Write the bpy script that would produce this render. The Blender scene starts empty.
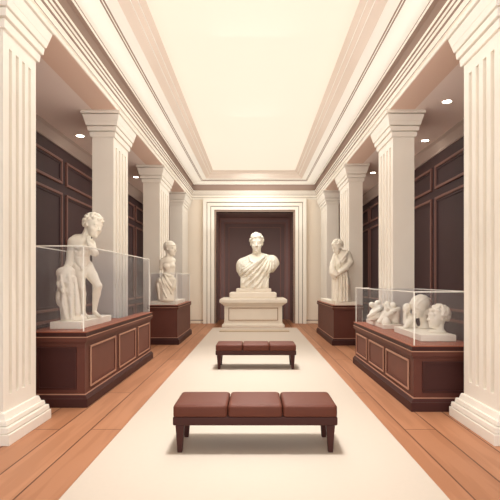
import bpy, math, random
import numpy as np
from mathutils import Vector, Matrix

scene = bpy.context.scene
COL = scene.collection

# ------------------------------------------------------------------ camera
EYE = 1.61
cam_data = bpy.data.cameras.new('camera')
cam_data.sensor_width = 36; cam_data.lens = 36 * 480 / 500
cam_data.shift_x = -0.010; cam_data.shift_y = 0.062
cam = bpy.data.objects.new('camera', cam_data); COL.objects.link(cam)
cam.location = (0, 0, EYE); cam.rotation_euler = (math.pi / 2, 0, 0)
scene.camera = cam

# ------------------------------------------------------------------ view, world, light
vs = scene.view_settings
vs.view_transform = 'Standard'; vs.look = 'None'; vs.gamma = 1; vs.use_curve_mapping = False
vs.exposure = 0.28

def lin(r, g, b):
    f = lambda c: (c / 255 / 12.92) if c <= 10 else ((c / 255 + .055) / 1.055) ** 2.4
    return (f(r), f(g), f(b), 1)

world = bpy.data.worlds.new('world'); scene.world = world; world.use_nodes = True
bg = world.node_tree.nodes['Background']
bg.inputs[0].default_value = (.93, .98, .98, 1); bg.inputs[1].default_value = WORLD = 2.6

def area(name, loc, rot, sx, sy, power, color=(.95, .99, .99), spread=180):
    d = bpy.data.lights.new(name, 'AREA'); d.shape = 'RECTANGLE'; d.size = sx; d.size_y = sy
    d.energy = power; d.color = color; d.spread = math.radians(spread)
    o = bpy.data.objects.new(name, d); COL.objects.link(o); o.location = loc; o.rotation_euler = rot
    return o
# the glow of the long lit ceiling panel
for i, y in enumerate((5.0, 9.0, 13.0, 15.6)):
    area('ceiling_glow', (-.03, y, 5.15), (math.radians(-16 if y < 14 else 12), 0, 0), 1.2, 3.4, 52 if y < 14 else 70)
for i, y in enumerate((4.7, 8.9)):  # small lamps added above the benches to sharpen their shadows
    area('ceiling_down_glow', (-.03, y, 5.2), (0, 0, 0), .45, .45, 38, spread=75)

# fill lamp added in mid-air for floor bounce onto the coffer's steps
area('ceiling_back_glow', (-.03, 9.0, 3.5), (math.pi, 0, 0), 3.6, 18, 120)
# unseen strip fills added at the fascia's upper ledge to brighten the cornice
for sd in (-1, 1):
    area('cove_glow', (-.03 + sd * 2.24, 8.0, 4.97), (0, math.radians(180 - sd * 55), 0), .06, 20, 11, spread=140)
area('cove_glow', (-.03, 18.05, 5.08), (math.radians(160), 0, 0), 4.4, .06, 1.5)

# ------------------------------------------------------------------ materials
def mat(name, rgb, rough=.6, spec=.3, noise=0, scale=4, emit=None, strength=1, coat=0):
    m = bpy.data.materials.new(name); m.use_nodes = True
    nt = m.node_tree; b = nt.nodes['Principled BSDF']
    c = lin(*rgb); b.inputs['Base Color'].default_value = c
    b.inputs['Roughness'].default_value = rough
    b.inputs['Specular IOR Level'].default_value = spec
    b.inputs['Coat Weight'].default_value = coat
    if noise:
        t = nt.nodes.new('ShaderNodeTexNoise'); t.inputs['Scale'].default_value = scale; t.inputs['Detail'].default_value = 3
        co = nt.nodes.new('ShaderNodeTexCoord'); nt.links.new(co.outputs['Object'], t.inputs['Vector'])
        r = nt.nodes.new('ShaderNodeValToRGB'); nt.links.new(t.outputs['Fac'], r.inputs[0])
        r.color_ramp.elements[0].color = tuple(x * (1 - noise) for x in c[:3]) + (1,)
        r.color_ramp.elements[1].color = tuple(min(1, x * (1 + noise)) for x in c[:3]) + (1,)
        r.color_ramp.elements[0].position = .35; r.color_ramp.elements[1].position = .65
        nt.links.new(r.outputs[0], b.inputs['Base Color'])
    if emit:
        b.inputs['Emission Color'].default_value = lin(*emit); b.inputs['Emission Strength'].default_value = strength
    return m

M = {}
M['column'] = mat('ivory_paint_stone', (246, 237, 224), .6, .2, .015, 2)
M['entab'] = mat('cream_plaster_moulding', (251, 243, 230), .7, .15)
M['cream'] = mat('pale_cream_plaster', (253, 246, 234), .8, .1)
M['tan'] = mat('tan_painted_frieze', (160, 136, 122), .8, .1)  # tan frieze band; the same colour draws shade lines on fascia and surround
M['beige'] = mat('light_beige_paint', (234, 216, 200), .8, .1)
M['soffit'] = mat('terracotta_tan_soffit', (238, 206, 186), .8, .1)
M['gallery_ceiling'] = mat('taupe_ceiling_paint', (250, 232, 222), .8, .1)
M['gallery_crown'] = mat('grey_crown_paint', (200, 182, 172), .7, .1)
M['back_wall'] = mat('warm_beige_wall_paint', (252, 238, 220), .8, .1, .01, 1)
M['panelling'] = mat('dark_plum_brown_wood', (84, 64, 65), .55, .2, .04, 1.5)
M['moulding'] = mat('red_brown_wood_moulding', (146, 106, 96), .5, .3)
M['door_field'] = mat('door_dark_wood', (134, 108, 104), .55, .2)
M['door_wood'] = mat('door_recess_wood', (156, 126, 122), .55, .2)
M['door_line'] = mat('door_brown_wood', (160, 118, 110), .5, .2)
M['wood'] = mat('mahogany_wood', (100, 58, 48), 0.5, 0.2, .05, 3)
M['wood_panel'] = mat('mahogany_wood_panel', (112, 68, 56), 0.5, 0.2, .04, 3)
M['wood_dark'] = mat('dark_mahogany_wood', (70, 38, 34), 0.5, 0.2, .05, 3)
M['wood_top'] = mat('polished_mahogany_top', (156, 92, 70), 0.45, 0.2, .04, 3)  # lighter than the sides: overhead light put into the top's colour
M['bead'] = mat('worn_tan_edge_wood', (184, 136, 112), .5, .3)  # lighter tan than the rest of the wood
M['leather'] = mat('brown_leather', (100, 54, 41), 0.5, 0.18, .03, 5)
M['leather_dark'] = mat('brown_leather_frame', (70, 38, 33), 0.5, 0.18)
M['piping'] = mat('light_brown_piping', (150, 104, 90), .5, .3)
M['leg_wood'] = mat('dark_brown_leg_wood', (70, 38, 34), 0.5, 0.18)
M['marble'] = mat('cream_marble', (252, 243, 226), .55, .25, .015, 6)
M['pedestal_stone'] = mat('pale_stone', (246, 232, 214), .6, .2, .015, 3)
M['pedestal_line'] = mat('tan_stone_edge', (190, 160, 135), .6, .2)
M['carpet'] = mat('cream_runner_wool', (206, 190, 174), .95, .05, .006, 30)
M['lamp'] = mat('lit_lamp_lens', (255, 250, 235), .5, .1, emit=(255, 246, 225), strength=14)
M['lamp_ring'] = mat('white_lamp_ring', (235, 220, 205), .4, .3)
M['laylight'] = mat('lit_ceiling_panel', (205, 192, 174), .8, .1, emit=(255, 243, 224), strength=.42)
M['step'] = mat('taupe_stone_step', (202, 180, 155), .7, .2)
M['edge'] = mat('polished_glass_edge', (255, 250, 240), .25, .5)  # cream colour standing in for highlights along the glass edges

def glass_material():
    m = bpy.data.materials.new('clear_case_glass'); m.use_nodes = True; nt = m.node_tree
    nt.nodes.clear()
    out = nt.nodes.new('ShaderNodeOutputMaterial')
    tr = nt.nodes.new('ShaderNodeBsdfTransparent'); tr.inputs[0].default_value = (.97, .97, .98, 1)
    gl = nt.nodes.new('ShaderNodeBsdfGlossy'); gl.inputs['Roughness'].default_value = .05
    df = nt.nodes.new('ShaderNodeBsdfDiffuse'); df.inputs[0].default_value = (1, .95, .92, 1)  # faint white haze mixed into the glass as colour
    mx = nt.nodes.new('ShaderNodeMixShader'); mx.inputs[0].default_value = .018
    mx2 = nt.nodes.new('ShaderNodeMixShader'); mx2.inputs[0].default_value = .025
    nt.links.new(tr.outputs[0], mx.inputs[1]); nt.links.new(df.outputs[0], mx.inputs[2])
    nt.links.new(mx.outputs[0], mx2.inputs[1]); nt.links.new(gl.outputs[0], mx2.inputs[2])
    nt.links.new(mx2.outputs[0], out.inputs[0])
    return m
M['glass'] = glass_material()

def floor_material():
    m = bpy.data.materials.new('oak_plank_floor'); m.use_nodes = True; nt = m.node_tree
    b = nt.nodes['Principled BSDF']; b.inputs['Roughness'].default_value = .5; b.inputs['Specular IOR Level'].default_value = .3
    co = nt.nodes.new('ShaderNodeTexCoord'); mp = nt.nodes.new('ShaderNodeMapping')
    mp.inputs['Rotation'].default_value = (0, 0, math.pi / 2); mp.inputs['Location'].default_value = (.61, .08, 0)
    nt.links.new(co.outputs['Object'], mp.inputs[0])
    br = nt.nodes.new('ShaderNodeTexBrick'); nt.links.new(mp.outputs[0], br.inputs['Vector'])
    br.inputs['Color1'].default_value = lin(188, 132, 98); br.inputs['Color2'].default_value = lin(172, 117, 84)
    br.inputs['Mortar'].default_value = lin(104, 64, 44)
    br.inputs['Scale'].default_value = 1; br.inputs['Brick Width'].default_value = 4.6; br.inputs['Row Height'].default_value = .34
    br.inputs['Mortar Size'].default_value = .008; br.inputs['Mortar Smooth'].default_value = .2; br.offset = .37
    ns = nt.nodes.new('ShaderNodeTexNoise'); mp2 = nt.nodes.new('ShaderNodeMapping')
    mp2.inputs['Scale'].default_value = (5, .35, 1); nt.links.new(co.outputs['Object'], mp2.inputs[0])
    nt.links.new(mp2.outputs[0], ns.inputs['Vector']); ns.inputs['Scale'].default_value = 1.6
    rp = nt.nodes.new('ShaderNodeValToRGB'); nt.links.new(ns.outputs['Fac'], rp.inputs[0])
    rp.color_ramp.elements[0].position = .46; rp.color_ramp.elements[1].position = .54
    rp.color_ramp.elements[0].color = (.93, .90, .87, 1); rp.color_ramp.elements[1].color = (1.04, 1.04, 1.04, 1)
    mx = nt.nodes.new('ShaderNodeMix'); mx.data_type = 'RGBA'; mx.blend_type = 'MULTIPLY'; mx.inputs[0].default_value = 1
    nt.links.new(br.outputs['Color'], mx.inputs[6]); nt.links.new(rp.outputs[0], mx.inputs[7])
    nt.links.new(mx.outputs[2], b.inputs['Base Color'])
    return m
M['floor'] = floor_material()

# ------------------------------------------------------------------ mesh helpers
class MB:
    """collects faces in world coordinates; build() links them as one mesh object"""
    def __init__(s): s.v = []; s.f = []; s.m = []; s.mats = []
    def mi(s, name):
        if name not in s.mats: s.mats.append(name)
        return s.mats.index(name)
    def add(s, vs, fs, m):
        o = len(s.v); s.v += [tuple(p) for p in vs]; k = s.mi(m)
        for f in fs: s.f.append(tuple(i + o for i in f)); s.m.append(k)
    def box(s, x0, x1, y0, y1, z0, z1, m, sl=0, sl0=0):
        """box; sl raises the top with y (slope per metre from y=5), sl0 the bottom"""
        t = lambda y: z1 + sl * (y - 5); b = lambda y: z0 + sl0 * (y - 5)
        vs = [(x0, y0, b(y0)), (x1, y0, b(y0)), (x1, y1, b(y1)), (x0, y1, b(y1)),
              (x0, y0, t(y0)), (x1, y0, t(y0)), (x1, y1, t(y1)), (x0, y1, t(y1))]
        s.add(vs, [(0, 3, 2, 1), (4, 5, 6, 7), (0, 1, 5, 4), (1, 2, 6, 5), (2, 3, 7, 6), (3, 0, 4, 7)], m)
    def frustum(s, r0, r1, z0, z1, m):
        """rects r=(x0,x1,y0,y1) at z0 and z1"""
        c = lambda r, z: [(r[0], r[2], z), (r[1], r[2], z), (r[1], r[3], z), (r[0], r[3], z)]
        s.add(c(r0, z0) + c(r1, z1), [(0, 3, 2, 1), (4, 5, 6, 7), (0, 1, 5, 4), (1, 2, 6, 5), (2, 3, 7, 6), (3, 0, 4, 7)], m)
    def ring(s, rings, m, cap=True):
        n = len(rings[0]); vs = [p for r in rings for p in r]; fs = []
        for a in range(len(rings) - 1):
            for i in range(n):
                j = (i + 1) % n; fs.append((a * n + i, a * n + j, (a + 1) * n + j, (a + 1) * n + i))
        if cap: fs.append(tuple(reversed(range(n)))); fs.append(tuple((len(rings) - 1) * n + i for i in range(n)))
        s.add(vs, fs, m)
    def tube(s, p0, p1, r0, r1, m, n=16):
        p0 = Vector(p0); p1 = Vector(p1); q = (p1 - p0).to_track_quat('Z', 'Y')
        R = [[p + q @ Vector((r * math.cos(2 * math.pi * i / n), r * math.sin(2 * math.pi * i / n), 0)) for i in range(n)]
             for p, r in ((p0, r0), (p1, r1))]
        s.ring(R, m)
    def bar(s, p0, p1, w, m):
        p0 = Vector(p0); p1 = Vector(p1); q = (p1 - p0).to_track_quat('Z', 'Y'); h = w / 2
        R = [[p + q @ Vector(c) for c in ((-h, -h, 0), (h, -h, 0), (h, h, 0), (-h, h, 0))] for p in (p0, p1)]
        s.ring(R, m)
    def build(s, name, parent=None, bevel=0, smooth=False, seg=2):
        off = Vector(parent_origin(parent)) if parent else Vector((0, 0, 0))
        me = bpy.data.meshes.new(name)
        me.from_pydata([tuple(Vector(p) - off) for p in s.v], [], s.f)
        for k in s.mats: me.materials.append(M[k])
        for p, k in zip(me.polygons, s.m): p.material_index = k; p.use_smooth = smooth
        me.update()
        import bmesh
        bm = bmesh.new(); bm.from_mesh(me); bmesh.ops.recalc_face_normals(bm, faces=bm.faces); bm.to_mesh(me); bm.free()
        o = bpy.data.objects.new(name, me); COL.objects.link(o)
        if parent: o.parent = parent
        if bevel:
            b = o.modifiers.new('bevel', 'BEVEL'); b.width = bevel; b.segments = seg; b.limit_method = 'ANGLE'
        return o

def parent_origin(o):
    p = Vector((0, 0, 0))
    while o is not None: p = p + Vector(o.location); o = o.parent
    return p

def tag(o, label=None, cat=None, group=None, kind=None):
    if label: o['label'] = label
    if cat: o['category'] = cat
    if group: o['group'] = group
    if kind: o['kind'] = kind
    return o
def thing(name, loc, label, cat, group=None):
    o = bpy.data.objects.new(name, None); COL.objects.link(o); o.location = loc; o.empty_display_size = .2
    return tag(o, label, cat, group)
def struct(o, label=None):
    o['kind'] = 'structure'
    if label: o['label'] = label
    return o

# ------------------------------------------------------------------ the setting
CX = -.03            # the hall's centre line
BACK = 18.3          # back wall
NEAR = -3.0
SL = .010            # the ceiling rises very slightly towards the back
def soffit_z(y): return 4.58 + SL * (y - 5)

m = MB(); m.box(-4.2, 4.2, NEAR, 21.6, -.1, 0, 'floor'); struct(m.build('floor'), 'warm oak plank floor running down the hall')

# outer gallery walls with timber panelling
def gallery_wall(side, name, stile0, label):
    X = 4.05 * side + CX
    w = MB(); w.box(min(X, X + .2 * side), max(X, X + .2 * side), NEAR, BACK, 0, 4.95, 'panelling')
    o = struct(w.build(name), label)
    p = MB()
    rows = ((.16, .84), (1.0, 3.46), (3.64, 4.16))
    k = -5
    def frame(y0, y1, z0, z1, w_, t, mt):
        xa, xb = sorted((X, X - t * side))
        p.box(xa, xb, y0, y1, z0, z0 + w_, mt); p.box(xa, xb, y0, y1, z1 - w_, z1, mt)
        p.box(xa, xb, y0, y0 + w_, z0 + w_, z1 - w_, mt); p.box(xa, xb, y1 - w_, y1, z0 + w_, z1 - w_, mt)
    while stile0 + 3 * k < BACK:
        a = stile0 + 3 * k + .11; b = stile0 + 3 * (k + 1) - .11; k += 1
        if b < NEAR + .5: continue
        b = min(b, BACK - .1); a = max(a, NEAR)
        if b - a < .6: continue
        for z0, z1 in rows:
            frame(a, b, z0, z1, .055, .045, 'moulding')
            frame(a + .055, b - .055, z0 + .055, z1 - .055, .05, .02, 'panelling')
    tag(p.build('panel_moulding', o, bevel=.008), 'red-brown moulding around the dark panels')
    # crown strip, ceiling of the gallery
    c = MB()
    xa = X; prof = [(0, 4.40), (.03, 4.40), (.04, 4.46), (.10, 4.56), (.12, 4.58), (.12, 4.62), (0, 4.62)]
    R = [[(X - q * side, y, z + SL * (y - 5) * (1 if z > 4.55 else .3)) for q, z in prof] for y in (NEAR, BACK)]
    c.ring(R, 'gallery_crown')
    return o
gallery_wall(-1, 'wall_left', 10.2, 'dark panelled gallery wall beyond the left columns')
gallery_wall(1, 'wall_right', 10.75, 'dark panelled gallery wall beyond the right columns')
n_trim = 0
def trim_name():
    global n_trim
    n_trim += 1; return 'trim_%d' % n_trim
for side, nm in ((-1, 'left'), (1, 'right')):
    X = 4.05 * side + CX
    c = MB(); prof = [(0, 4.40), (.03, 4.40), (.035, 4.44), (.13, 4.56), (.15, 4.57), (.15, 4.64), (0, 4.64)]
    R = [[(X - q * side, y, z + SL * (y - 5) * min(1, max(0, (z - 4.4) / .16))) for q, z in prof] for y in (NEAR, BACK)]
    c.ring(R, 'gallery_crown')
    struct(c.build(trim_name()), 'grey crown strip above the %s panelled wall' % nm)
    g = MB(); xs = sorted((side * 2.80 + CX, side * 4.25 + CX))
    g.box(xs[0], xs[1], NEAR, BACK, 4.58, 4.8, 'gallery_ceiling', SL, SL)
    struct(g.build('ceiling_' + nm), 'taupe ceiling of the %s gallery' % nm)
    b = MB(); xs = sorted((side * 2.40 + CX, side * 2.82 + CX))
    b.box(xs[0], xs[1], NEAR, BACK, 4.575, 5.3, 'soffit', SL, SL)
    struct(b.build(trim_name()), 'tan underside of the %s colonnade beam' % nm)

def sweep(prof, name, label, back_y):
    """prof: (distance from the hall's centre line, height, material of the strip that starts here)"""
    w = MB()
    X0 = 2.38
    def pts(X, z):
        yb = back_y - (X0 - X)
        Z = lambda y: z + SL * (y - 5)
        return [(CX - X, NEAR, Z(NEAR)), (CX - X, yb, Z(yb)), (CX + X, yb, Z(yb)), (CX + X, NEAR, Z(NEAR))]
    rows = [pts(X, z) for X, z, _ in prof]
    for i in range(len(prof) - 1):
        for k in range(3):
            w.add([rows[i][k], rows[i][k + 1], rows[i + 1][k + 1], rows[i + 1][k]], [(0, 1, 2, 3)], prof[i][2])
    # the hidden rear face closes the profile and gives it its thickness
    back = [pts(X0 + .02, z) for z in (prof[0][1], prof[-1][1] + .05)]
    for k in range(3):
        w.add([rows[0][k], rows[0][k + 1], back[0][k + 1], back[0][k]], [(0, 1, 2, 3)], prof[0][2])
        w.add([rows[-1][k], rows[-1][k + 1], back[1][k + 1], back[1][k]], [(0, 1, 2, 3)], prof[0][2])
        w.add([back[0][k], back[0][k + 1], back[1][k + 1], back[1][k]], [(0, 1, 2, 3)], prof[0][2])
    struct(w.build(name), label)

B0, T0 = 4.58, 4.90
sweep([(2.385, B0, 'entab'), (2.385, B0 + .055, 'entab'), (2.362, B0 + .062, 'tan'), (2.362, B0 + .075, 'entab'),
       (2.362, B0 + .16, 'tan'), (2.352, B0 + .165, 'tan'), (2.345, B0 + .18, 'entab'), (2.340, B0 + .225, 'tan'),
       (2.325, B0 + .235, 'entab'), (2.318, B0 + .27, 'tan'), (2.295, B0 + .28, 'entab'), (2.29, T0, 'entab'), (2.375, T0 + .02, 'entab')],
      trim_name(), 'cream stepped fascia around the hall above the columns', BACK - .03)  # tan strips put the shade under the steps into the colour
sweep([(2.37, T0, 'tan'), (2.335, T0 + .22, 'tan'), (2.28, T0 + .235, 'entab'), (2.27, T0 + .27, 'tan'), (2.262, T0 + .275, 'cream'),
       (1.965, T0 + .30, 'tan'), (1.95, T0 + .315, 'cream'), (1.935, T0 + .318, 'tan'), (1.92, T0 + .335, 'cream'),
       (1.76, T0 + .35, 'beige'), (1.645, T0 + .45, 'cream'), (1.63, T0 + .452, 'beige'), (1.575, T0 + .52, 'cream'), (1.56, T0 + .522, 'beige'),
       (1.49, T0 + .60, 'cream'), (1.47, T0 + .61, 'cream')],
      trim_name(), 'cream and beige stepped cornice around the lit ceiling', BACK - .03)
c = MB(); c.box(CX - 1.50, CX + 1.50, NEAR, BACK - .9, T0 + .60, T0 + .7, 'laylight', SL, SL)
struct(c.build('ceiling'), 'long cream lit ceiling panel down the middle of the hall')
c = MB(); c.box(CX - 2.6, CX + 2.6, NEAR, BACK, T0 + .75, T0 + .85, 'cream', SL, SL)
struct(c.build('ceiling.001'), 'ceiling slab over the hall')

# back wall with the deep doorway
DX0, DX1, DZ = -1.475, 1.455, 4.24
w = MB()
w.box(-4.25, DX0, BACK, BACK + .3, 0, 5.6, 'back_wall'); w.box(DX1, 4.25, BACK, BACK + .3, 0, 5.6, 'back_wall')
w.box(DX0, DX1, BACK, BACK + .3, DZ, 5.6, 'back_wall')
struct(w.build('wall_back'), 'beige end wall with the tall doorway')
# stepped door surround
def surround(mb, steps, x0, x1, z1, yf, mt):
    """steps: (outer offset, inner offset, projection) measured from the opening"""
    for a, b, p in steps:
        mb.box(x0 - a, x0 - b, yf - p, yf, 0, z1 + b, mt); mb.box(x1 + b, x1 + a, yf - p, yf, 0, z1 + b, mt)
        mb.box(x0 - a, x1 + a, yf - p, yf, z1 + b, z1 + a, mt)
f = MB()
surround(f, [(.485, .355, .20), (.33, .215, .15), (.19, .075, .10)], DX0, DX1, DZ, BACK, 'entab')
surround(f, [(.355, .33, .10), (.215, .19, .06)], DX0, DX1, DZ, BACK, 'tan')  # grooves coloured tan as the shade between the steps
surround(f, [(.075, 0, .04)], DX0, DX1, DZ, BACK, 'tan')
struct(f.build(trim_name()), 'cream stepped surround framing the end doorway')
# recess and door
d = bpy.data.objects.new('door_1', None); COL.objects.link(d); d.location = (0, BACK + .3, 0); struct(d, 'tall dark brown door set back in the end wall')
DY = 20.2
j = MB()
j.box(DX0 - .15, DX0, BACK + .001, DY, 0, DZ + .15, 'door_wood'); j.box(DX1, DX1 + .15, BACK + .001, DY, 0, DZ + .15, 'door_wood')
j.box(DX0, DX1, BACK + .001, DY, DZ, DZ + .15, 'door_wood')
j.build('door_jamb', d)
j = MB(); j.box(DX0, DX1, DY, DY + .2, 0, DZ, 'door_field'); j.build('door_panel', d)
j = MB()
surround(j, [(0, -.07, .16)], DX0, DX1, DZ, DY, 'door_line')
surround(j, [(-.07, -.17, .11)], DX0, DX1, DZ, DY, 'door_wood')
surround(j, [(-.17, -.22, .07)], DX0, DX1, DZ, DY, 'door_line')
surround(j, [(-.36, -.40, .03)], DX0, DX1, DZ, DY, 'door_line')
j.build('door_frame', d, bevel=.008)
# skirting on the back wall
for xs in ((-4.07, DX0 - .49), (DX1 + .49, 4.0)):
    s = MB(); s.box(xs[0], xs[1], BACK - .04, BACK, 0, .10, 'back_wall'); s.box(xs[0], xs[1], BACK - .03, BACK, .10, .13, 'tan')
    struct(s.build('baseboard_back'), 'beige baseboard of the end wall')

# ------------------------------------------------------------------ columns
def column(side, xin, wid, y0, y1, e, label, nflute=4, base=True):
    """xin: aisle-side face, wid: depth sideways, y0..y1 along the hall, e: how far the base projects"""
    xo = xin + side * wid
    xa, xb = min(xin, xo), max(xin, xo)
    yc = (y0 + y1) / 2
    t = thing('fluted_column', ((xa + xb) / 2, yc, 0), label, 'column', 'square fluted columns along the hall')
    top = soffit_z(y0 - .15) - .004
    zb, zc = .29, top - .44
    s = MB()
    fd = .085; L = y1 - y0; pitch = (L - .16) / nflute; fw = pitch * .46
    def section():
        P = []
        for i in range(nflute):
            c0 = y0 + .08 + pitch * (i + .5)
            P += [(0, c0 - fw / 2), (fd * .8, c0 - fw * .42), (fd, c0 - fw * .2), (fd, c0 + fw * .2), (fd * .8, c0 + fw * .42), (0, c0 + fw / 2)]
        inner = [(xin, y0)] + [(xin + side * q, y) for q, y in P] + [(xin, y1)]
        outer = [(xo, y1)] + [(xo - side * q, y) for q, y in reversed(P)] + [(xo, y0)]
        return inner + outer
    sec = section()
    z0, z1 = zb + .16, zc - .14
    s.ring([[(x, y, z0) for x, y in sec], [(x, y, z1) for x, y in sec]], 'column')
    s.box(xa, xb, y0, y1, z1, zc + .002, 'column'); s.box(xa, xb, y0, y1, zb - .002, z0, 'column')
    s.build('shaft', t)
    r = lambda o, oy=None: (xa - o, xb + o, y0 - (o if oy is None else oy), y1 + (o if oy is None else oy))
    c = MB()
    c.frustum(r(.030), r(.040), zc, zc + .085, 'column')
    c.frustum(r(.015), r(.015), zc + .085, zc + .10, 'column')
    c.frustum(r(.062), r(.072), zc + .10, zc + .175, 'column')
    c.frustum(r(.040), r(.040), zc + .175, zc + .190, 'column')
    c.frustum(r(.085), r(.105), zc + .19, zc + .26, 'column')
    c.frustum(r(.105), r(.135), zc + .26, top - .070, 'column')
    c.frustum(r(.085), r(.085), top - .070, top - .055, 'column')
    # the abacus carries the sloping beam
    ra = r(.155)
    zt = lambda y: min(soffit_z(y) - .003, top + .02)
    c.add([(ra[0], ra[2], top - .055), (ra[1], ra[2], top - .055), (ra[1], ra[3], top - .055), (ra[0], ra[3], top - .055),
           (ra[0], ra[2], zt(ra[2])), (ra[1], ra[2], zt(ra[2])), (ra[1], ra[3], zt(ra[3])), (ra[0], ra[3], zt(ra[3]))],
          [(0, 3, 2, 1), (4, 5, 6, 7), (0, 1, 5, 4), (1, 2, 6, 5), (2, 3, 7, 6), (3, 0, 4, 7)], 'column')
    c.build('capital', t, bevel=.006)
    if base:
        b = MB(); q = e / .125
        b.box(*r(.125 * q), 0, .108, 'column'); b.box(*r(.095 * q), .108, .118, 'column')
        b.frustum(r(.112 * q), r(.105 * q), .118, .170, 'column'); b.box(*r(.06 * q), .170, .180, 'column')
        b.frustum(r(.078 * q), r(.07 * q), .180, .225, 'column')
        b.frustum(r(.045 * q), r(.025 * q), .225, .29, 'column')
        b.build('column_base', t, bevel=.012, seg=3)
    return t
LX, RX = -2.52, 2.455
column(-1, LX, .40, 4.80, 5.52, .125, 'ivory fluted column nearest on the left, cut off by the picture edge')
column(-1, LX, .38, 8.55, 9.52, .10, 'ivory fluted column rising behind the left glass case with the leaning youth')
column(-1, LX, .44, 12.70, 14.06, .10, 'ivory fluted column behind the armless torso on the left')
column(-1, LX, .45, 16.7, 18.0, .10, 'farthest ivory fluted column on the left, beside the end wall')
column(1, RX, .40, 4.80, 5.64, .125, 'ivory fluted column nearest on the right, cut off by the picture edge')
column(1, RX, .38, 8.54, 9.53, .06, 'ivory fluted column rising behind the right glass case with the stone heads')
column(1, RX, .36, 12.55, 13.85, .10, 'ivory fluted column behind the robed figure on the right')
column(1, RX, .40, 16.4, 17.9, .10, 'farthest ivory fluted column on the right, beside the end wall')

# ------------------------------------------------------------------ recessed lights
def downlight(x, y, r, label):
    z = soffit_z(y)
    t = thing('ceiling_light', (x, y, z - .012), label, 'ceiling light', 'recessed lights in the gallery ceilings')
    a = MB(); n = 28
    ring = lambda rr, zz: [(x + rr * math.cos(2 * math.pi * i / n), y + rr * math.sin(2 * math.pi * i / n), zz) for i in range(n)]
    a.ring([ring(r * 1.05, z), ring(r * 1.12, z - .004), ring(r * 1.10, z - .012), ring(r * .95, z - .012), ring(r * .93, z - .004)], 'lamp_ring', cap=False)
    a.build('light_ring', t, smooth=True)
    a = MB(); a.ring([ring(r * .95, z - .006), ring(r * .95, z - .011)], 'lamp'); a.build('lens', t)
    return t
downlight(-3.63, 9.96, .083, 'round white recessed light nearest on the left gallery ceiling')
downlight(-3.50, 14.1, .075, 'round white recessed light farther along the left gallery ceiling')
downlight(3.20, 8.0, .078, 'round white recessed light nearest on the right gallery ceiling')
downlight(3.65, 10.3, .078, 'middle of the three round recessed lights on the right gallery ceiling')
downlight(3.32, 13.5, .075, 'farthest of the three round recessed lights on the right gallery ceiling')

# ------------------------------------------------------------------ carpet runner
c = MB(); c.box(-1.435, 1.425, 1.0, 16.45, 0, .012, 'carpet')
tag(c.build('carpet_runner'), 'plain cream carpet runner lying down the middle of the wooden floor', 'carpet')

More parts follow.
